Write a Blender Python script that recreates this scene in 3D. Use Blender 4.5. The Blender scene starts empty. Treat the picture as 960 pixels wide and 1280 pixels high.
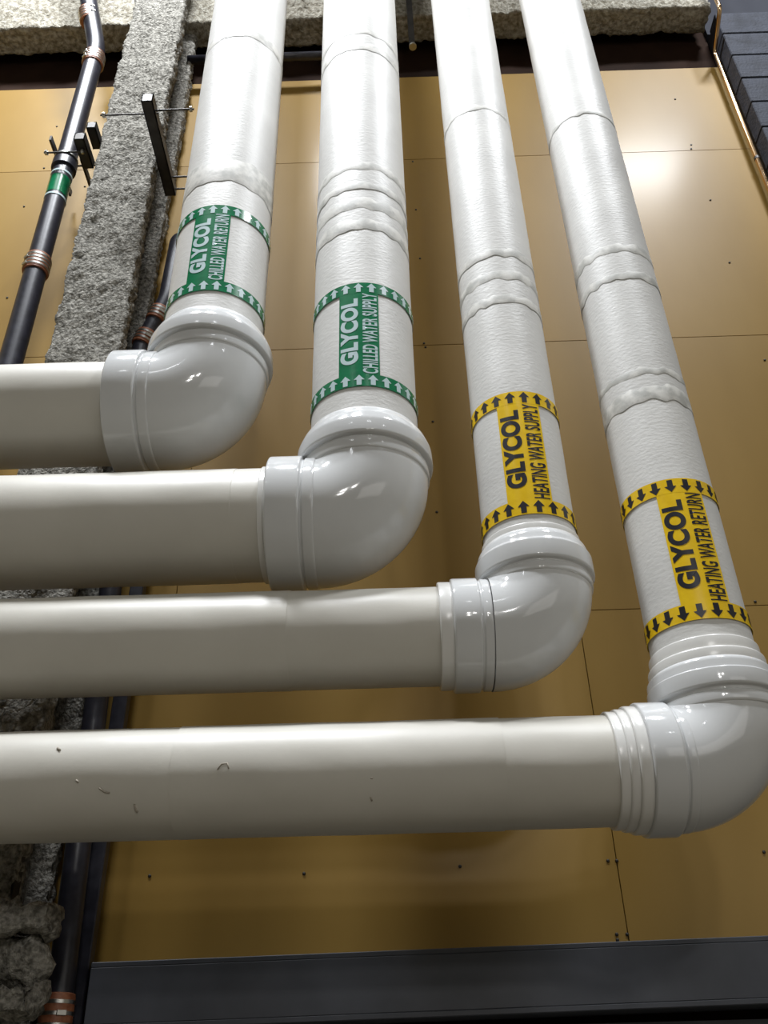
import bpy, bmesh, math, random
from mathutils import Vector, Matrix, noise
random.seed(7)
C = bpy.context.scene.collection
PI = math.pi

# ------------------------------------------------------------------ camera
ZC = 1.5                                     # eye height above the floor
F_PX, PITCH, YAW, ROLL = 1150.0, 0.592458771, -0.00707840, -0.02561717
fwd = Vector((math.cos(PITCH)*math.sin(YAW), math.cos(PITCH)*math.cos(YAW), math.sin(PITCH)))
rt = Vector((math.cos(YAW), -math.sin(YAW), 0)); up = rt.cross(fwd)
cR = rt*math.cos(ROLL)+up*math.sin(ROLL); cU = -rt*math.sin(ROLL)+up*math.cos(ROLL)
cam = bpy.data.cameras.new('camera'); cam.sensor_fit = 'VERTICAL'; cam.sensor_height = 24
cam.lens = F_PX/1280*24; cam.clip_start = 0.05
co = bpy.data.objects.new('camera', cam); C.objects.link(co)
m = Matrix((cR, cU, -fwd)).transposed().to_4x4(); m.translation = Vector((0, 0, ZC)); co.matrix_world = m
bpy.context.scene.camera = co

def at(x, y, Y):
    """the point at depth Y that the photograph shows at pixel x, y"""
    d = cR*((x-480)/F_PX) - cU*((y-640)/F_PX) + fwd
    p = d*(Y/d.y); return Vector((p.x, p.y, p.z+ZC))

# ------------------------------------------------------------------ world, lights, exposure
w = bpy.data.worlds.new('world'); bpy.context.scene.world = w; w.use_nodes = True
w.node_tree.nodes['Background'].inputs[0].default_value = (0.9, 0.95, 1.0, 1)
w.node_tree.nodes['Background'].inputs[1].default_value = 0.015
vs = bpy.context.scene.view_settings
vs.view_transform = 'Standard'; vs.look = 'None'; vs.gamma = 1.0; vs.use_curve_mapping = False
vs.exposure = 0.0
def area(name, loc, target, sx, sy, power, col):
    l = bpy.data.lights.new(name, 'AREA'); l.shape = 'RECTANGLE'; l.size = sx; l.size_y = sy
    l.energy = power; l.color = col
    o = bpy.data.objects.new(name, l); C.objects.link(o); o.location = loc
    o.rotation_euler = (Vector(target)-Vector(loc)).to_track_quat('-Z', 'Y').to_euler(); return o
LAMPS = [(2.13, 0.71), (-0.62, 0.71), (-1.75, 0.95)]
LZ = 6.45+ZC
for i, (lx, ly) in enumerate(LAMPS):
    area('lamp_light', (lx, ly, LZ), (lx, ly, 0), 0.6, 0.3, (190, 205, 200)[i], (0.93, 0.96, 1.0))
for lx in (-2.2, 0.9, 3.6):
    area('lamp_light', (lx, -3.6, LZ), (lx, -3.6, 0), 0.5, 0.22, 8, (0.93, 0.96, 1.0))
area('daylight_opening', (3.9, -3.4, 3.2), (0.5, 2.0, 2.4), 3.4, 1.5, 24, (1.0, 0.97, 0.92))
for k, (wx, wz) in enumerate(((.7, 4.5), (.7, 4.0), (1.35, 4.5))):
    area('window_light', (wx, -4.2, wz), (0, 2, 2.6), .26, .2, 15, (1.0, 0.98, 0.95))

# ------------------------------------------------------------------ materials
def newmat(name):
    mt = bpy.data.materials.new(name); mt.use_nodes = True
    nt = mt.node_tree; return mt, nt, nt.nodes['Principled BSDF']
def N(nt, typ, **kw):
    n = nt.nodes.new(typ)
    for k, v in kw.items():
        if k in n.inputs: n.inputs[k].default_value = v
        else: setattr(n, k, v)
    return n
def mat(name, c1, c2=None, rough=0.5, scale=8.0, lo=0.35, hi=0.65, bump=0.0, bscale=60, bdist=0.002, metal=0.0, coat=0.0, stretch=None, spec=0.5, r2=None):
    mt, nt, b = newmat(name); L = nt.links.new
    tc = N(nt, 'ShaderNodeTexCoord'); src = tc.outputs['Object']
    if stretch:
        mp = N(nt, 'ShaderNodeMapping'); mp.inputs['Scale'].default_value = stretch; L(src, mp.inputs[0]); src = mp.outputs[0]
    b.inputs['Roughness'].default_value = rough; b.inputs['Metallic'].default_value = metal
    b.inputs['Coat Weight'].default_value = coat; b.inputs['Coat Roughness'].default_value = 0.08
    b.inputs['Specular IOR Level'].default_value = spec
    if c2:
        n = N(nt, 'ShaderNodeTexNoise', Scale=scale, Detail=6.0); L(src, n.inputs['Vector'])
        r = N(nt, 'ShaderNodeValToRGB'); r.color_ramp.elements[0].position = lo; r.color_ramp.elements[1].position = hi
        r.color_ramp.elements[0].color = (*c1, 1); r.color_ramp.elements[1].color = (*c2, 1)
        L(n.outputs['Fac'], r.inputs[0]); L(r.outputs[0], b.inputs['Base Color'])
        if r2 is not None:
            mr = N(nt, 'ShaderNodeMapRange'); mr.inputs['To Min'].default_value = rough; mr.inputs['To Max'].default_value = r2
            L(n.outputs['Fac'], mr.inputs[0]); L(mr.outputs[0], b.inputs['Roughness'])
    else: b.inputs['Base Color'].default_value = (*c1, 1)
    if bump:
        n = N(nt, 'ShaderNodeTexNoise', Scale=bscale, Detail=5.0); L(src, n.inputs['Vector'])
        bp = N(nt, 'ShaderNodeBump', Strength=bump, Distance=bdist); L(n.outputs['Fac'], bp.inputs['Height']); L(bp.outputs[0], b.inputs['Normal'])
    return mt
M = {}
M['jacket'] = mat('white_jacket', (.60, .595, .575), (.69, .685, .66), .5, 3.0, .3, .7, .6, 60, .0014, stretch=(1, 1, 2.2))
M['jacket_h'] = mat('ivory_jacket', (.55, .53, .475), (.63, .61, .55), .42, 3.0, .3, .7, .28, 24, .0016)
M['seam'] = mat('grey_sealant', (.44, .44, .41), (.66, .65, .61), .55, 26, .4, .6, .35, 90, .0012)
M['pvc'] = mat('glossy_white_pvc', (.62, .63, .635), (.67, .68, .68), .09, 4, .3, .7, .05, 7, .002)
M['ptape'] = mat('white_tape', (.72, .715, .69), (.78, .775, .75), .22, 6, .3, .7, .12, 30, .001)
M['green'] = mat('green_vinyl', (.004, .15, .06), (.006, .19, .075), .22, 40)
M['white_ink'] = mat('pale_ink', (.52, .66, .68), None, .25)
M['yellow'] = mat('yellow_vinyl', (.78, .50, .01), (.85, .57, .015), .24, 40)
M['black_ink'] = mat('black_ink', (.012, .012, .018), None, .3)
M['black'] = mat('black_iron', (.012, .012, .018), (.03, .03, .042), .36, 30, .3, .7, .2, 120, .001)
M['strut'] = mat('dark_steel', (.03, .028, .027), (.06, .055, .05), .45, 20, .3, .7, metal=.5)
M['zinc'] = mat('zinc_steel', (.55, .55, .52), None, .3, metal=1.0)
M['rust'] = mat('rusty_band', (.22, .07, .03), (.35, .14, .07), .5, 60)
M['copper'] = mat('copper', (.80, .50, .27), (.90, .64, .38), .2, 20, metal=1.0)
M['fluff'] = mat('sprayed_fireproofing', (.12, .115, .10), (.40, .385, .345), .95, 75, .36, .66, 1.0, 110, .012, spec=.15)
M['fluff_tan'] = mat('sprayed_fireproofing_tan', (.19, .17, .13), (.43, .41, .35), .95, 45, .36, .64, 1.0, 90, .01, spec=.15)
M['shade_backing'] = mat('beam_shade_backing', (.016, .008, .005), (.026, .013, .008), .85, 5, spec=.1)  # near-black colour stands in for the beam's shadow on the wall top
M['screw'] = mat('dark_screw', (.02, .018, .015), None, .5)
M['steel_blue'] = mat('blue_grey_painted_steel', (.03, .034, .044), (.055, .06, .075), .5, 6, .3, .7, .1, 40)
M['block'] = mat('blue_grey_block', (.014, .017, .027), (.034, .040, .060), .8, 14, .3, .7, .9, 70, .006)
M['mortar'] = mat('dark_mortar', (.03, .033, .045), None, .9)
M['concrete'] = mat('warm_concrete', (.11, .095, .07), (.15, .13, .095), .7, 2, .3, .7, .2, 30)
M['roomwall'] = mat('room_wall', (.22, .20, .16), (.26, .24, .19), .8, 2)
M['ceil'] = mat('dark_deck', (.10, .10, .10), (.16, .16, .16), .8, 2)
M['lamp_body'] = mat('lamp_housing', (.6, .6, .6), None, .4)
M['mark'] = mat('scuff', (.38, .34, .28), None, .7)
def plywood():
    mt, nt, b = newmat('ochre_gloss_plywood'); L = nt.links.new
    tc = N(nt, 'ShaderNodeTexCoord'); oi = N(nt, 'ShaderNodeObjectInfo')
    mp = N(nt, 'ShaderNodeMapping'); mp.inputs['Scale'].default_value = (1.1, 1, .35)
    L(tc.outputs['Object'], mp.inputs[0])
    n = N(nt, 'ShaderNodeTexNoise', Scale=2.5, Detail=6.0); L(mp.outputs[0], n.inputs['Vector'])
    r = N(nt, 'ShaderNodeValToRGB'); r.color_ramp.elements[0].position = .3; r.color_ramp.elements[1].position = .7
    r.color_ramp.elements[0].color = (.285, .170, .034, 1); r.color_ramp.elements[1].color = (.345, .215, .052, 1)
    L(n.outputs['Fac'], r.inputs[0])
    hs = N(nt, 'ShaderNodeHueSaturation'); mr = N(nt, 'ShaderNodeMapRange')
    mr.inputs['To Min'].default_value = .94; mr.inputs['To Max'].default_value = 1.04
    L(oi.outputs['Random'], mr.inputs[0]); L(mr.outputs[0], hs.inputs['Value']); L(r.outputs[0], hs.inputs['Color']); L(hs.outputs[0], b.inputs['Base Color'])
    b.inputs['Roughness'].default_value = .5; b.inputs['Specular IOR Level'].default_value = .26; b.inputs['Coat Weight'].default_value = .07; b.inputs['Coat Roughness'].default_value = .2
    n2 = N(nt, 'ShaderNodeTexNoise', Scale=2.2, Detail=2.0); L(tc.outputs['Object'], n2.inputs['Vector'])
    n3 = N(nt, 'ShaderNodeTexNoise', Scale=220.0, Detail=2.0); L(tc.outputs['Object'], n3.inputs['Vector'])
    b1 = N(nt, 'ShaderNodeBump', Strength=.25, Distance=.006); L(n2.outputs['Fac'], b1.inputs['Height'])
    b2 = N(nt, 'ShaderNodeBump', Strength=.12, Distance=.0006); L(n3.outputs['Fac'], b2.inputs['Height']); L(b1.outputs[0], b2.inputs['Normal'])
    L(b2.outputs[0], b.inputs['Normal'])
    return mt
M['ply'] = plywood()

# ------------------------------------------------------------------ helpers
def link(name, bm, mats, parent=None, smooth=True, loc=None):
    me = bpy.data.meshes.new(name); bm.normal_update(); bm.to_mesh(me); bm.free()
    for k in (mats if isinstance(mats, (list, tuple)) else [mats]): me.materials.append(M[k])
    if smooth: me.shade_smooth()
    o = bpy.data.objects.new(name, me); C.objects.link(o)
    if parent: o.parent = parent
    if loc is not None: o.location = loc
    return o
def smooth_angle(o, deg=35):
    me = o.data
    bm = bmesh.new(); bm.from_mesh(me)
    for e in bm.edges:
        if len(e.link_faces) == 2 and e.calc_face_angle(0) > math.radians(deg): e.smooth = False
    bm.to_mesh(me); bm.free(); return o
def thing(name, label, cat, loc=(0, 0, 0), group=None):
    o = bpy.data.objects.new(name, None); C.objects.link(o); o.location = loc
    o.empty_display_size = .1
    return tag(o, label, cat, group)
def tag(o, label, cat, group=None):
    o['label'] = label; o['category'] = cat
    if group: o['group'] = group
    return o
def struct(o): o['kind'] = 'structure'; return o
def box(bm, x0, x1, y0, y1, z0, z1, bev=0.0):
    r = bmesh.ops.create_cube(bm, size=1.0)
    for v in r['verts']: v.co = Vector(((x0+x1)/2+v.co.x*(x1-x0), (y0+y1)/2+v.co.y*(y1-y0), (z0+z1)/2+v.co.z*(z1-z0)))
    if bev: bmesh.ops.bevel(bm, geom=list({e for v in r['verts'] for e in v.link_edges}), offset=bev, segments=1, affect='EDGES')
    return bm
def nb(): return bmesh.new()
def lathe(bm, prof, axis='Z', seg=72, wob=0.0, ws=9.0, cap=True, seed=0.0):
    """profile of (t, radius) along the axis, about the origin"""
    rings = []
    for t, r in prof:
        ring = []
        for k in range(seg):
            a = 2*PI*k/seg; c, s = math.cos(a), math.sin(a)
            rr = r
            if wob: rr += wob*noise.noise(Vector((c*2.2+seed, s*2.2, t*ws)))
            ring.append(bm.verts.new((c*rr, s*rr, t) if axis == 'Z' else (t, c*rr, s*rr)))
        rings.append(ring)
    fl = axis != 'Z'
    for a, b in zip(rings, rings[1:]):
        for k in range(seg):
            q = (a[k], a[(k+1) % seg], b[(k+1) % seg], b[k])
            bm.faces.new(q)
    if cap:
        bm.faces.new(rings[0][::-1]); bm.faces.new(rings[-1])
    bmesh.ops.recalc_face_normals(bm, faces=bm.faces[:])
    return bm
def span(a, b, step):
    n = max(1, int(round(abs(b-a)/step))); return [a+(b-a)*i/n for i in range(n+1)]
def tube(bm, pts, r, seg=20, cap=True):
    pts = [Vector(p) for p in pts]; rings = []
    ref = None
    for i, p in enumerate(pts):
        d = (pts[min(i+1, len(pts)-1)]-pts[max(i-1, 0)]).normalized()
        if ref is None: ref = d.orthogonal().normalized()
        u = (ref-d*ref.dot(d)).normalized(); ref = u; v = d.cross(u)
        rr = r[i] if isinstance(r, (list, tuple)) else r
        rings.append([bm.verts.new(p+(u*math.cos(2*PI*k/seg)+v*math.sin(2*PI*k/seg))*rr) for k in range(seg)])
    for a, b in zip(rings, rings[1:]):
        for k in range(seg): bm.faces.new((a[k], a[(k+1) % seg], b[(k+1) % seg], b[k]))
    if cap: bm.faces.new(rings[0][::-1]); bm.faces.new(rings[-1])
    bmesh.ops.recalc_face_normals(bm, faces=bm.faces[:])
    return bm
def rounded(pts, rad, n=6):
    out = [Vector(pts[0])]
    for a, b, c in zip(pts, pts[1:], pts[2:]):
        a, b, c = Vector(a), Vector(b), Vector(c)
        p = b+(a-b).normalized()*rad; q = b+(c-b).normalized()*rad
        for i in range(n+1):
            t = i/n; out.append(p*(1-t)**2+b*2*t*(1-t)+q*t*t)
    out.append(Vector(pts[-1])); return out

# ------------------------------------------------------------------ room shell
XL, XR, YB, ZT = -4.4, 5.0, -6.0, 9.2
WY = 2.71                                    # face of the plywood wall
struct(link('floor', box(nb(), XL, XR, YB, 3.2, -.1, 0), 'concrete', smooth=False))
struct(link('ceiling', box(nb(), XL, XR, YB, 3.2, ZT, ZT+.1), 'ceil', smooth=False))
struct(link('wall_left', box(nb(), XL-.1, XL, YB, 3.2, 0, ZT), 'roomwall', smooth=False))
struct(link('wall_rear', box(nb(), XL, XR, YB-.1, YB, 0, ZT), 'roomwall', smooth=False))
wall = struct(link('wall_back', box(nb(), XL, 1.78, WY+.02, WY+.12, 0, ZT), 'shade_backing', smooth=False))
def panel(x0, x1, z0, z1):
    bm = box(nb(), x0+.0012, x1-.0012, WY, WY+.019, z0+.0012+ZC, z1-.0012+ZC, .0006)
    return link('panel', bm, 'ply', wall, smooth=False)
rows = [(.385, 1.41, (-4.4, -1.83, .61, 1.78)), (1.41, 2.63, (-4.4, -3.165, -.725, 1.78)),
        (2.63, 3.85, (-4.4, -1.83, .61, 1.78)), (3.85, 4.545, (-4.4, -3.165, -.725, 1.78))]  # top row stops at the beam's shadow line, shade-coloured backing shows above
for z0, z1, xs in rows:
    for a, b in zip(xs, xs[1:]): panel(a, b, z0, z1)
# screw heads where the photograph shows them
sm = None
for (x, y) in [(516, 202), (520, 262), (525, 323), (530, 429), (532, 434), (541, 527), (546, 640), (380, 1092), (575, 1083), (187, 1095),
               (760, 1076), (771, 1076), (771, 1168), (784, 1168), (772, 1175), (726, 775), (864, 186), (864, 181), (888, 250), (844, 124),
               (30, 258), (9, 372), (55, 210), (106, 233), (71, 158), (944, 752), (722, 758), (955, 1065), (956, 450), (912, 328)]:
    p = at(x, y, WY-.001)
    if sm is None:
        bm = nb(); lathe(bm, [(-.0015, .0045), (.0, .005), (.002, .004), (.0026, .002)], 'Z', 10); bmesh.ops.rotate(bm, verts=bm.verts, matrix=Matrix.Rotation(PI/2, 3, 'X'))
        s = link('screw', bm, 'screw', wall); sm = s.data
    else:
        s = bpy.data.objects.new('screw', sm); C.objects.link(s); s.parent = wall
    s.location = p
# steel ledge channel under the plywood and the wall below
ch = nb()
box(ch, -.79, 1.78, 2.56, 2.70, .372+ZC, .385+ZC, .002); box(ch, -.79, 1.78, 2.56, 2.575, .245+ZC, .373+ZC, .002)
box(ch, -.79, 1.78, 2.56, 2.70, .232+ZC, .246+ZC, .002)
bmesh.ops.rotate(ch, verts=ch.verts, cent=(0.3, 2.6, .38+ZC), matrix=Matrix.Rotation(-.012, 3, 'Y'))
chn = tag(link('steel_channel', ch, 'steel_blue', smooth=False), 'blue-grey painted steel channel running along the foot of the ochre wall', 'steel beam')
struct(link('wall_base', box(nb(), XL, 1.78, 2.66, 2.73, 0, .215+ZC), 'steel_blue', smooth=False))

# block pier at the right
pier = struct(link('wall_right', box(nb(), 1.787, XR, 2.595, 2.9, 0, 4.82+ZC), 'mortar', smooth=False))
bmz = {}
def block(w_):
    if w_ not in bmz:
        bm = box(nb(), .004, w_-.004, 0, .1, .004, .196, .004); o = link('block', bm, 'block', pier, False); bmz[w_] = o.data; return o
    o = bpy.data.objects.new('block', bmz[w_]); C.objects.link(o); o.parent = pier; return o
for j in range(26):
    z = 4.83+ZC-.2*(j+1)
    x = 1.777
    ws = ([.4]*7) if j % 2 == 0 else ([.3]+[.4]*7)
    for w_ in ws:
        o = block(w_); o.location = (x, 2.58+random.uniform(-.001, .001), z); x += w_
struct(link('wall_side', box(nb(), XR, XR+.1, YB, 3.2, 0, ZT), 'roomwall', smooth=False))
lint = struct(link('trim_1', box(nb(), 1.78, XR, 2.70, 2.9, 4.84+ZC, ZT), 'mortar', smooth=False))

# high bay lamps (outside the frame)
def fixture(lx, ly, label):
    t = thing('ceiling_light', label, 'lamp', (lx, ly, LZ+.01), 'high bay lamps under the ceiling')
    b = nb(); box(b, -.30, .30, -.16, .16, .01, .07, .01); link('housing', b, 'lamp_body', t, False)
    b = nb(); tube(b, [(-.25, 0, .07), (-.25, 0, ZT-LZ-.01)], .006, 8); tube(b, [(.25, 0, .07), (.25, 0, ZT-LZ-.01)], .006, 8); link('hanger', b, 'strut', t)
for i, (lx, ly) in enumerate(LAMPS+[(-2.2, -3.6), (.9, -3.6), (3.6, -3.6)]):
    fixture(lx, ly, 'rectangular high bay lamp hung by two rods from the dark ceiling')

# ------------------------------------------------------------------ sprayed fireproofing
def fluffy_box(bm, x0, x1, y0, y1, z0, z1, step=.013, amp=.012, lump=.012, seed=0.0):
    xs, ys, zs = span(x0, x1, step), span(y0, y1, step), span(z0, z1, step)
    cache = {}
    c = Vector(((x0+x1)/2, (y0+y1)/2, (z0+z1)/2))
    def V(i, j, k):
        key = (i, j, k)
        if key not in cache:
            p = Vector((xs[i], ys[j], zs[k]))
            nrm = Vector(((i == len(xs)-1)-(i == 0), (j == len(ys)-1)-(j == 0), (k == len(zs)-1)-(k == 0))).normalized()
            q = p*1.0+Vector((seed, 0, 0))
            d = amp*(noise.noise(q*38)*.7+noise.noise(q*90)*.6)+lump*noise.noise(q*9)
            corner = -.35*.02*(abs(nrm.x)+abs(nrm.y)+abs(nrm.z)-1)
            side = noise.noise_vector(q*50)*amp*.35
            cache[key] = bm.verts.new(p+nrm*(d+corner)+side)
        return cache[key]
    nx, ny, nz = len(xs)-1, len(ys)-1, len(zs)-1
    F = bm.faces.new
    for i in range(nx):
        for k in range(nz):
            F((V(i, 0, k), V(i+1, 0, k), V(i+1, 0, k+1), V(i, 0, k+1))); F((V(i, ny, k), V(i, ny, k+1), V(i+1, ny, k+1), V(i+1, ny, k)))
    for j in range(ny):
        for k in range(nz):
            F((V(0, j, k), V(0, j, k+1), V(0, j+1, k+1), V(0, j+1, k))); F((V(nx, j, k), V(nx, j+1, k), V(nx, j+1, k+1), V(nx, j, k+1)))
    for i in range(nx):
        for j in range(ny):
            F((V(i, j, 0), V(i, j+1, 0), V(i+1, j+1, 0), V(i+1, j, 0))); F((V(i, j, nz), V(i+1, j, nz), V(i+1, j+1, nz), V(i, j+1, nz)))
    return bm
# column: two flanges and a web, coated
col = thing('steel_column', 'grey steel column coated in rough sprayed fireproofing behind the left white pipe', 'column', (-1.07, 2.5, 0))
def colpart(name, x0, x1, y0, y1, z0, z1, seed, **k):
    o = link(name, fluffy_box(nb(), x0, x1, y0, y1, z0, z1, seed=seed, **k), 'fluff', col, True)
    o.location = -Vector(col.location); return o
colpart('front_flange', -1.195, -.94, 2.36, 2.42, 1.6+ZC, 5.6+ZC, 1.0)
colpart('rear_flange', -1.19, -.945, 2.60, 2.66, 1.6+ZC, 5.6+ZC, 4.0)
colpart('web', -1.12, -1.01, 2.42, 2.60, 1.6+ZC, 5.6+ZC, 7.0, step=.018)
b = nb(); box(b, -1.19, -.95, 2.37, 2.41, 0, 1.6+ZC); box(b, -1.19, -.95, 2.61, 2.65, 0, 1.6+ZC); box(b, -1.1, -1.03, 2.41, 2.61, 0, 1.6+ZC)
colpart('front_flange', -1.20, -.945, 2.355, 2.425, -.2+ZC, 1.6+ZC, 9.0, step=.018, amp=.016)
colpart('rear_flange', -1.19, -.945, 2.60, 2.66, -.2+ZC, 1.6+ZC, 11.0, step=.02)
colpart('web', -1.12, -1.01, 2.42, 2.60, -.2+ZC, 1.6+ZC, 13.0, step=.03)
bb = link('column_base', b, 'strut', col, False); bb.location = -Vector(col.location)
# top beam
bt = link('steel_beam', fluffy_box(nb(), XL+.01, 1.745, 2.53, 2.675, 4.81+ZC, 5.35+ZC, step=.015, amp=.014, lump=.014, seed=20), 'fluff_tan')
tag(bt, 'horizontal beam coated in ragged sprayed fireproofing across the top of the ochre wall', 'steel beam')
# lower left beam with coated flanges
q0, q1, q2 = at(62, 1128, 2.30), at(66, 1165, 2.30), at(48, 1232, 2.30)
lb = thing('steel_beam', 'fireproofed beam stub with two ragged flanges in the bottom left corner of the photo', 'steel beam', (-1.6, 2.3, q2.z))
for nm, a in (('top_flange', (-3.6, q1.x, 2.24, 2.352, q1.z, q0.z-.01)), ('web', (-3.6, q2.x-.02, 2.30, 2.352, q2.z, q1.z)), ('bottom_flange', (-3.6, q2.x, 2.24, 2.352, q2.z-.06, q2.z))):
    o = link(nm, fluffy_box(nb(), *a, step=.015, amp=.02, lump=.05, seed=33), 'fluff', lb); o.location = -Vector(lb.location)

# ------------------------------------------------------------------ insulated pipes
PX = (-.5157, -.0629, .3562, .7268); PZ = (1.7101, 1.3156, .9824, .6460); PR = (.1483, .1483, .1185, .1185); PY = 2.0
def bend(flat, R, phi0):
    """flat mesh (u around, v up) wrapped on a cylinder of radius R; phi measured from -Y towards +X"""
    for v in flat.verts:
        ph = phi0+v.co.x/R; rr = R+v.co.z
        v.co = Vector((rr*math.sin(ph), -rr*math.cos(ph), v.co.y))
def slice_u(bm, u0, u1, step):
    u = u0
    while u < u1:
        bmesh.ops.bisect_plane(bm, geom=bm.verts[:]+bm.edges[:]+bm.faces[:], plane_co=(u, 0, 0), plane_no=(1, 0, 0)); u += step
def lettering(text, bold, length, height):
    cu = bpy.data.curves.new('lettering', 'FONT'); cu.body = text; cu.size = 1; cu.offset = bold; cu.space_character = 1.06
    o = bpy.data.objects.new('tmp', cu); C.objects.link(o)
    bpy.context.view_layer.update()
    dg = bpy.context.evaluated_depsgraph_get(); me = bpy.data.meshes.new_from_object(o.evaluated_get(dg))
    bm = nb(); bm.from_mesh(me)
    xs = [v.co.x for v in bm.verts]; ys = [v.co.y for v in bm.verts]
    x0, x1, y0, y1 = min(xs), max(xs), min(ys), max(ys)
    for v in bm.verts:
        tx = (v.co.x-x0)/(x1-x0)*length; ty = (v.co.y-y0)/(y1-y0)*height
        v.co = Vector((-ty, tx, 0))            # reads upwards, tops of the letters to the left
    bpy.data.objects.remove(o); bpy.data.curves.remove(cu); bpy.data.meshes.remove(me)
    return bm
def arrow(bm, u, v, s, mi):
    pts = [(-.006, -.0155), (.006, -.0155), (.006, .001), (.013, .001), (0, .0165), (-.013, .001), (-.006, .001)]
    vs_ = [bm.verts.new((u+a*s, v+b_*s, .0007)) for a, b_ in (pts if s > 0 else pts)]
    f = bm.faces.new(vs_); f.material_index = mi
    if f.normal.z < 0: f.normal_flip()
def add_label(i, root, line2, base, ink, z0, z1, down):
    R = PR[i]+.0022; phi0 = math.radians(-3)
    uL, uR = -.0575, .0575; th = .043
    # vertical strip
    bm = nb(); box(bm, uL, uR, z0+th*.5, z1-th*.5, -.0005, .0004); slice_u(bm, uL+.005, uR, .006); bend(bm, R, phi0)
    bmesh.ops.recalc_face_normals(bm, faces=bm.faces[:])
    mk = link('pipe_marker', bm, base, root); smooth_angle(mk)
    mk['label'] = ('green' if base == 'green' else 'yellow')+' marker reading GLYCOL '+line2
    for zc in (z0+th/2, z1-th/2):
        bm = nb(); n = int(round(2*PI*R/.0385)); L = 2*PI*R
        seg = 96; ring = []
        for k in range(seg):
            u = -L/2+L*k/seg
            ring.append([bm.verts.new((u, zc-th/2, .0006)), bm.verts.new((u, zc+th/2, .0006))])
        for k in range(seg-1):
            bm.faces.new((ring[k][0], ring[k+1][0], ring[k+1][1], ring[k][1]))
        e = [bm.verts.new((L/2, zc-th/2, .0006)), bm.verts.new((L/2, zc+th/2, .0006))]
        bm.faces.new((ring[-1][0], e[0], e[1], ring[-1][1]))
        if th: 
            for k in range(n):
                arrow(bm, -L/2+L*(k+.5)/n, zc, -1.12 if down else 1.12, 1)
        for f in bm.faces:
            if f.material_index == 1:
                for v in f.verts: v.co.z = .0013
        bend(bm, R, phi0)
        tp = link('arrow_tape', bm, [base, ink], mk)
        tp['label'] = 'tape ring with a row of arrows pointing '+('down' if down else 'up')
    H = z1-z0-2*th
    zb = z0+th
    g = lettering('GLYCOL', .05, H*.81, .051)
    for v in g.verts: v.co.x += uL+.005+.051; v.co.y += zb+H*.12
    s = lettering(line2, .022, H*.985, .042)
    for v in s.verts: v.co.x += uR-.005; v.co.y += zb+H*.008
    for t in (g, s):
        slice_u(t, uL+.003, uR, .006)
        for v in t.verts: v.co.z = .0011
        bend(t, R, phi0)
        bmesh.ops.recalc_face_normals(t, faces=t.faces[:])
        tx = link('lettering', t, ink, mk)
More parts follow.
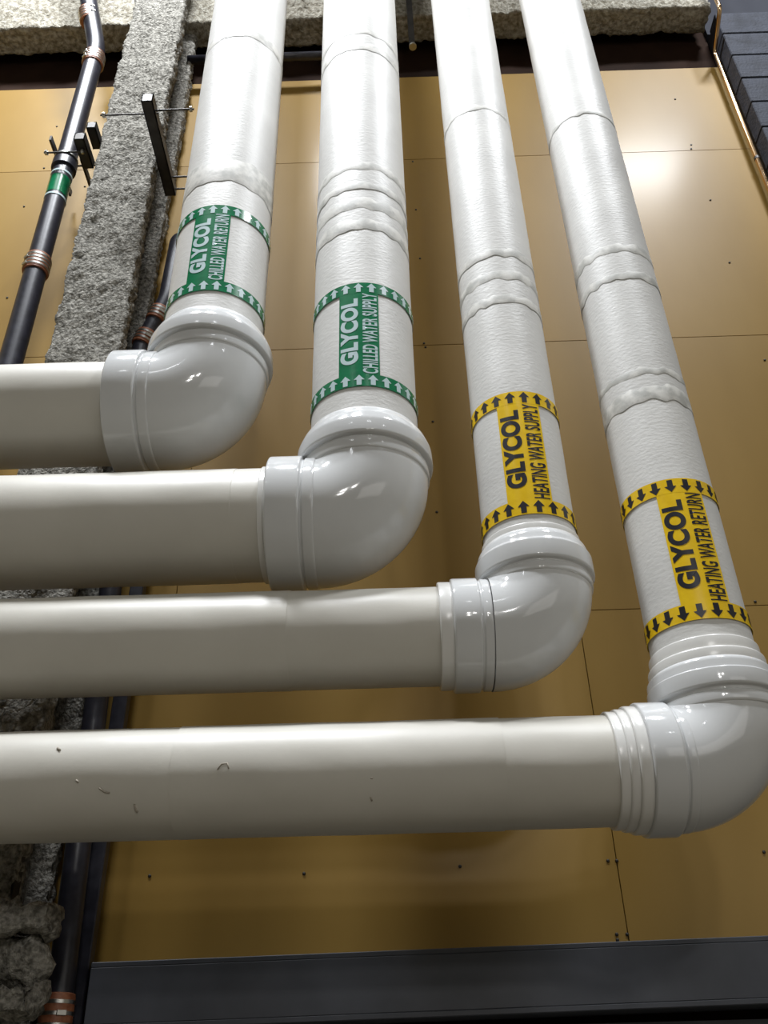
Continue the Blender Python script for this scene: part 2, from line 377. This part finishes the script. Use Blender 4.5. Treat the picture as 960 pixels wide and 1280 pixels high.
def insulated_pipe(i, label, seams, hseams, vprof, hprof, vtape, htape, lab):
    X, Z, r = PX[i], PZ[i], PR[i]
    root = thing('insulated_pipe', label, 'pipe', (X, PY, Z+ZC), 'white insulated pipes in front of the ochre wall')
    Rb = .125
    top = ZT-ZC-Z
    # vertical jacket sections, each lapped over the next with its ring of sealant
    cuts = [.16]+[s for s, _ in seams]+[top]
    for k, (a, b_) in enumerate(zip(cuts, cuts[1:])):
        rr = r+(.0004 if k % 2 else -.0001)
        ts = span(a, min(b_, 3.1), .02)+([b_] if b_ > 3.1 else [])
        lathe(bm := nb(), [(t, rr) for t in ts], 'Z', 80, .0008, 9, True, i*3+k)
        o = link('jacket_section', bm, 'jacket', root); smooth_angle(o, 50)
    for s_, wd in seams:
        bm = nb(); seg = 96; rg = []
        for k in range(seg):
            a = 2*PI*k/seg; c, s2 = math.cos(a), math.sin(a); row = []
            n1 = noise.noise(Vector((c*4, s2*4, s_*5+i)))*.012; n2 = noise.noise(Vector((c*5+9, s2*5, s_*5+i)))*.014
            for t, q in ((s_-wd/2+n1, -.0002), (s_-wd/2+n1+.002, .0002), (s_+wd/2+n2-.002, .0002), (s_+wd/2+n2, -.0002)):
                row.append(bm.verts.new((c*(r+q+.0012), s2*(r+q+.0012), t)))
            rg.append(row)
        for k in range(seg):
            a, b2 = rg[k], rg[(k+1) % seg]
            for j in range(3): bm.faces.new((a[j], b2[j], b2[j+1], a[j+1]))
        link('sealant_band', bm, 'seam', root)
    # horizontal jackets
    hc = [-.16]+[-s for s in hseams]+[XL-X]
    for k, (a, b_) in enumerate(zip(hc, hc[1:])):
        rr = r+(.0012 if k % 2 else 0)
        e = max(b_, -1.9)
        ts = span(a, e, .025)+([b_] if b_ < -1.9 else [])
        lathe(bm := nb(), [(t, rr) for t in ts], 'X', 80, .0012, 7, True, i*5+k+40)
        o = link('jacket_section', bm, 'jacket_h', root); smooth_angle(o, 50)
    # elbow: a moulded quarter bend
    bm = nb(); re = r*1.14; seg = 72; rings = []
    for k in range(25):
        a = PI/2*k/24
        cx, cz = -Rb+Rb*math.cos(a), Rb-Rb*math.sin(a)
        er = Vector((math.cos(a), 0, -math.sin(a)))
        rings.append([bm.verts.new(Vector((cx, 0, cz))+er*(re*math.cos(2*PI*j/seg))+Vector((0, re*math.sin(2*PI*j/seg), 0))) for j in range(seg)])
    for a, b_ in zip(rings, rings[1:]):
        for j in range(seg): bm.faces.new((a[j], a[(j+1) % seg], b_[(j+1) % seg], b_[j]))
    bmesh.ops.recalc_face_normals(bm, faces=bm.faces[:])
    link('elbow_cover', bm, 'pvc', root)
    def collar(name, prof, axis, mt, seed):
        lathe(b3 := nb(), prof2(prof), axis, 80, .0006 if mt == 'ptape' else 0, 20, True, seed)
        o = link(name, b3, mt, root); smooth_angle(o, 40); return o
    def prof2(p):
        # soften each corner of the profile
        pts = [Vector((t, k*r)) for t, k in p]
        out = [pts[0]]
        for a, b4, c in zip(pts, pts[1:], pts[2:]):
            d = min(.006, (a-b4).length*.45, (c-b4).length*.45)
            u, v = b4+(a-b4).normalized()*d, b4+(c-b4).normalized()*d
            for q in (0, .35, .65, 1): out.append(u*(1-q)**2+b4*2*q*(1-q)+v*q*q)
        out.append(pts[-1]); return [(q.x, q.y) for q in out]
    collar('elbow_collar', vprof, 'Z', 'pvc', i)
    collar('elbow_collar', [(-t, k) for t, k in hprof], 'X', 'pvc', i+5)
    for a, b_, k in vtape: collar('collar_wrap', [(a, .99), (a, k), (b_, k), (b_, .99)], 'Z', 'ptape', i+a*9)
    for a, b_, k in htape: collar('collar_wrap', [(-a, .99), (-a, k), (-b_, k), (-b_, .99)], 'X', 'ptape', i+a*7)
    add_label(i, root, *lab)
    return root
big_v = [(.118, 1.0), (.118, 1.17), (.150, 1.17), (.152, 1.135), (.158, 1.135), (.160, 1.245), (.205, 1.235), (.232, 1.17), (.262, 1.06), (.268, .99)]
big_h = [(.122, 1.0), (.122, 1.16), (.150, 1.16), (.152, 1.13), (.157, 1.13), (.159, 1.20), (.243, 1.20), (.246, 1.17), (.250, .99)]
insulated_pipe(0, 'upper left white insulated pipe with green chilled water return marker and glossy elbow', [(.90, .12), (1.73, .05)], [.95],
    big_v, big_h, [], [], ('CHILLED WATER RETURN', 'green', 'white_ink', .331, .717, False))
insulated_pipe(1, 'white insulated pipe with green chilled water supply marker, second from the left', [(1.0, .05), (1.10, .05), (1.19, .035), (1.29, .04), (2.0, .04), (2.10, .03)], [.33, 1.1],
    big_v, big_h[:5]+[(.159, 1.20), (.240, 1.20), (.244, 1.17), (.247, .99)], [], [(.246, .262, 1.03)], ('CHILLED WATER SUPPLY', 'green', 'white_ink', .337, .737, False))
insulated_pipe(2, 'white insulated pipe with yellow heating water supply marker, third from the left', [(1.02, .035), (1.12, .04), (1.22, .03), (1.97, .02)], [.6, 1.3],
    [(.100, 1.0), (.100, 1.17), (.122, 1.17), (.124, 1.14), (.130, 1.14), (.132, 1.24), (.180, 1.235), (.186, 1.20), (.205, 1.16), (.222, 1.08), (.224, .99)],
    [(.125, 1.0), (.125, 1.13), (.146, 1.13), (.148, 1.10), (.152, 1.10), (.154, 1.155), (.216, 1.155), (.219, .99)],
    [(.215, .240, 1.05)], [(.215, .248, 1.09)], ('HEATING WATER SUPPLY', 'yellow', 'black_ink', .265, .661, False))
insulated_pipe(3, 'lowest white insulated pipe with yellow heating water return marker, at the far right', [(.98, .05), (1.06, .02), (1.44, .03), (1.56, .035), (2.26, .02)], [.5, 1.2],
    [(.100, 1.0), (.100, 1.17), (.126, 1.17), (.128, 1.13), (.136, 1.13), (.138, 1.22), (.176, 1.22), (.178, 1.20), (.200, 1.19), (.210, 1.10), (.212, .99)],
    [(.104, 1.0), (.104, 1.15), (.124, 1.15), (.126, 1.12), (.130, 1.12), (.132, 1.21), (.196, 1.21), (.199, 1.19), (.201, .99)],
    [(.20, .232, 1.12), (.228, .262, 1.06)], [(.198, .226, 1.15), (.224, .246, 1.10), (.244, .266, 1.06)], ('HEATING WATER RETURN', 'yellow', 'black_ink', .303, .695, True))

# ------------------------------------------------------------------ black drain pipes
def ring_at(name, p, d, r, prof, mt, parent):
    bm = nb(); lathe(bm, [(t, r*k) for t, k in prof], 'Z', 32)
    q = Vector((0, 0, 1)).rotation_difference(d)
    o = link(name, bm, mt, parent); smooth_angle(o); o.location = p; o.rotation_mode = 'QUATERNION'; o.rotation_quaternion = q; return o
def coupling(p, d, r, parent, mt='rust', L=.075, bands=4):
    s = ring_at('coupling', p, d, r, [(-L/2-.008, 1.0), (-L/2-.006, 1.13), (-L/2, 1.13), (-L/2, 1.16), (L/2, 1.16), (L/2, 1.13), (L/2+.006, 1.13), (L/2+.008, 1.0)], mt, parent)
    for k in range(bands):
        t = -L/2+L*(k+.5)/bands
        bd = ring_at('band', Vector((0, 0, t)), Vector((0, 0, 1)), r, [(-.005, 1.15), (-.004, 1.20), (.004, 1.20), (.005, 1.15)], 'zinc', s)
        b = nb(); box(b, -.012, .012, -r*1.30, -r*1.15, -.006, .006, .001)
        if k % 2: 
            sc = link('clamp_screw', b, 'zinc', s, False, (0, 0, t)); sc.rotation_euler = (0, 0, .6)
        else: b.free()
    return s
A0, A1, A2 = at(104, -40, 2.36), at(121, 62, 2.45), at(14, 450, 2.45)
A3 = Vector((A2.x+.01, 2.45, 0))
ra = .043
pa = thing('drain_pipe', 'black drain pipe left of the fireproofed column with ribbed band couplings', 'pipe', (A3.x, A3.y, 0))
def pp(name, pts, r, mt, parent, rad=.07):
    b = nb(); tube(b, rounded(pts, rad), r, 32); o = link(name, b, mt, parent); smooth_angle(o); o.location = -Vector(parent.location); return o
Atop = A0+(A0-A1).normalized()*.6
Atop2 = Vector((Atop.x, Atop.y, ZT))
pp('pipe_body', [Atop2, Atop, A1, A2, A3], ra, 'black', pa)
off = Vector(pa.location)
dA = (A2-A1).normalized()
def onA(y, x0=121, y0=62, x1=14, y1=450):
    return at(x0+(x1-x0)*(y-y0)/(y1-y0), y, 2.45)
for y, mt in ((76, 'rust'), (333, 'rust')): coupling(onA(y)-off, dA, ra, pa, mt)
coupling(at(112, 22, 2.42)-off, (A0-A1).normalized(), ra, pa, 'rust', .075, 4)
ring_at('tape_mark', onA(237)-off, dA, ra, [(-.055, 1.0), (-.055, 1.02), (.055, 1.02), (.055, 1.0)], 'green', pa)
for y in (222, 251): ring_at('tape_mark', onA(y)-off, dA, ra, [(-.005, 1.0), (-.005, 1.05), (.005, 1.05), (.005, 1.0)], 'white_ink', pa)
ring_at('riser_clamp', onA(209)-off, dA, ra, [(-.022, 1.0), (-.022, 1.22), (.022, 1.22), (.022, 1.0)], 'black', pa)
ring_at('clamp_lip', onA(201)-off, dA, ra, [(-.005, 1.0), (-.005, 1.18), (.005, 1.18), (.005, 1.0)], 'zinc', pa)

rb = .034
B_low = at(72, 1265, 2.55); B_mid = at(176, 434, 2.55); B_j = at(209, 374, 2.55)
B_bot = Vector((B_low.x, 2.55, 0)); B_k = at(223, 300, 2.55); zt_ = at(390, 70, 2.55).z-.06; B_top = Vector((-.68, 2.55, zt_))
pb = thing('drain_pipe', 'black drain pipe with red and silver banded couplings behind the white pipes', 'pipe', (B_bot.x, 2.55, 0))
pp('pipe_body', [B_bot, B_low, B_mid, B_j, B_k, Vector((-.68, 2.55, B_k.z+.02)), B_top], rb, 'black', pb, .03)
off = Vector(pb.location); dB = (B_j-B_mid).normalized()
coupling(at(181, 425, 2.55)-off, dB, rb*1.05, pb, 'rust', .05, 3); coupling(at(198, 395, 2.55)-off, dB, rb*1.05, pb, 'rust', .05, 3)
coupling(at(70, 1268, 2.55)-off, Vector((0, 0, 1)), rb*1.05, pb, 'rust', .075, 3)
# dark strut beside it
s0 = at(150, 890, 2.62)
b = nb(); box(b, s0.x-.022, s0.x+.022, 2.60, 2.64, 0, 1.9+ZC, .003)
box(b, s0.x-.022, s0.x-.018, 2.64, 2.69, 0, 1.9+ZC)
tag(link('steel_post', b, 'black', smooth=False), 'slim black steel post standing right of the banded black drain pipe', 'post')

# ------------------------------------------------------------------ struts and threaded rods on the column
sb = thing('strut_bracket', 'dark steel strut bracket clamped round the fireproofed column with threaded rods', 'bracket', (-.92, 2.35, 3.5+ZC))
off = Vector(sb.location)
def strut(x, y0, y1, z, parent, off, w_=.04, h=.04):
    b = nb(); t = .004
    box(b, x-w_/2, x-w_/2+t, y0, y1, z-h/2, z+h/2); box(b, x+w_/2-t, x+w_/2, y0, y1, z-h/2, z+h/2); box(b, x-w_/2, x+w_/2, y0, y1, z-h/2, z-h/2+t)
    box(b, x-w_/2, x-w_/2+.011, y0, y1, z+h/2-t, z+h/2); box(b, x+w_/2-.011, x+w_/2, y0, y1, z+h/2-t, z+h/2)
    box(b, x-w_/2, x+w_/2, y0, y0+.002, z-h/2, z+h/2)
    o = link('strut', b, 'strut', parent, False); o.location = -off; return o
def from_ends(pa_, pb_, X):
    """a horizontal bar running in depth at x = X whose ends appear at two pixels"""
    a, c = at(*pa_, 1.0), at(*pb_, 1.0)
    ya, yb = X/a.x, X/c.x
    z = ((a.z-ZC)*ya+(c.z-ZC)*yb)/2
    return ya, yb, z+ZC
XS = -.905
y0, y1, zs = from_ends((184, 122), (214, 240), XS); strut(XS, y0, y1, zs, sb, off, .045, .05)
XS2 = -1.235
y2, y3, zs2 = from_ends((115, 153), (122, 186), XS2); strut(XS2, y2, min(y3, 2.66), zs2, sb, off, .04, .04)
def rod(p, q, r, parent, off, nut=True):
    b = nb(); p, q = Vector(p), Vector(q); n = 24
    tube(b, [p+(q-p)*k/n for k in range(n+1)], r, 10); o = link('threaded_rod', b, 'strut', parent); o.location = -off
    if nut:
        for t in (p+(q-p)*.06, q-(q-p)*.06):
            ring_at('nut', t-off, (q-p).normalized(), .011, [(-.005, .6), (-.005, 1), (.005, 1), (.005, .6)], 'zinc', parent)
rod((at(122, 158, y0+.07).x, y0+.07, zs), (XS+.03, y0+.07, zs), .0035, sb, off)
pR = at(246, 127, y0+.07); rod((XS-.01, y0+.05, zs-.01), (pR.x, y0+.05, zs-.01), .004, sb, off)
for yy in (2.50, 2.44): rod((XS, yy, zs), (XS+.16, yy, zs), .004, sb, off, False)
rc = thing('riser_bracket', 'small dark riser bracket holding the black drain pipe left of the column', 'bracket', (-1.36, 2.45, 3.5+ZC))
off = Vector(rc.location)
XC = onA(209).x
b0, b1, zb = from_ends((65, 168), (88, 247), XC-.05)
def bar(x, ya, yb, z, w_, h, parent, off, name='bar'):
    b = nb(); box(b, x-w_/2, x+w_/2, ya, yb, z-h/2, z+h/2, .001); o = link(name, b, 'strut', parent, False); o.location = -off
bar(XC-.052, b0, min(b1, 2.69), zb, .010, .032, rc, off); bar(XC+.052, b0+.1, min(b1, 2.69), zb, .010, .032, rc, off)
y4, y5, zs3 = from_ends((101, 164), (110, 213), -1.265); strut(-1.265, y4, min(y5, 2.69), zs3, rc, off, .045, .045)
r1 = at(55, 191, y4+.05); rod((r1.x, y4+.05, r1.z), (-1.25, y4+.05, r1.z), .004, rc, off)
r2 = at(79, 208, 2.55); rod((r2.x, 2.55, r2.z), (-1.25, 2.55, r2.z), .004, rc, off)
# hanger and dark conduit under the beam
hg = thing('hanger_strap', 'narrow dark hanger strap in front of the beam between the two middle pipes', 'hanger', at(516, 55, 2.47))
off = Vector(hg.location)
p = at(515, 55, 2.47)
b = nb(); box(b, p.x-.014, p.x+.014, 2.465, 2.49, p.z, ZT, .001); o = link('strap', b, 'strut', hg, False); o.location = -off
ring_at('nut', at(516, 58, 2.46)-off, Vector((0, 0, 1)), .018, [(-.006, .6), (-.006, 1), (.006, 1), (.006, .6)], 'zinc', hg)
p0, p1 = at(330, 72, 2.6), at(450, 68, 2.6); zc_ = (p0.z+p1.z)/2
b = nb(); tube(b, [(-.965, 2.6, zc_), (p1.x, 2.6, zc_)], .022, 20); tag(link('conduit', b, 'black'), 'short black conduit running under the beam behind the two left pipes', 'conduit')
p0, p1 = at(236, 60, 2.5), at(214, 112, 2.6)
b = nb(); box(b, p1.x-.012, p1.x+.012, 2.56, 2.66, 4.25+ZC, 4.62+ZC, .002); tag(link('angle_bracket', b, 'strut', smooth=False), 'small dark angle bracket between the column and the upper left pipe', 'bracket')

# ------------------------------------------------------------------ copper tube in the corner at the right
g0, g1, g2 = at(900, 10, 2.46), at(893, 66, 2.66), at(959, 229, 2.66)
cx = (g1.x+g2.x)/2
g1.x = cx; gb = Vector((cx, 2.66, 1.9))
tube(b := nb(), rounded([Vector((g0.x, g0.y, ZT)), g0, g1, gb], .03), .011, 16)
ct = tag(link('copper_tube', b, 'copper'), 'thin shiny copper tube running down the corner beside the dark block pier', 'pipe')
p = at(948, 198, 2.66); ring_at('tube_clip', Vector((cx, 2.66, p.z)), Vector((0, 0, 1)), .009, [(-.008, 1), (-.008, 1.5), (.008, 1.5), (.008, 1)], 'strut', ct)

# scuffs on the lowest pipe
root = [o for o in C.objects if o.name.startswith('insulated_pipe')][-1]
def scuff(pts, r):
    Z, R = PZ[3], PR[3]; out = []
    for x, y in pts:
        d = at(x, y, 1.0); dx, dz = d.x, d.z-ZC
        a = 1+dz*dz; bq = -2*(dz*Z+PY); cq = Z*Z+PY*PY-(R+.0008)**2
        t = (-bq-math.sqrt(max(bq*bq-4*a*cq, 0)))/(2*a); out.append(Vector((dx*t, t, dz*t+ZC))-Vector(root.location))
    b = nb(); tube(b, out, r, 6); link('scuff', b, 'mark', root)
scuff([(168, 1005), (170, 1013), (172, 1015)], .0025); scuff([(124, 985), (131, 990), (137, 991)], .0016)
scuff([(272, 962), (277, 955), (284, 954), (286, 961)], .0018); scuff([(72, 935), (75, 938)], .003); scuff([(95, 975), (98, 978)], .002)
scuff([(463, 972), (466, 973)], .002); scuff([(463, 996), (465, 1001)], .002)
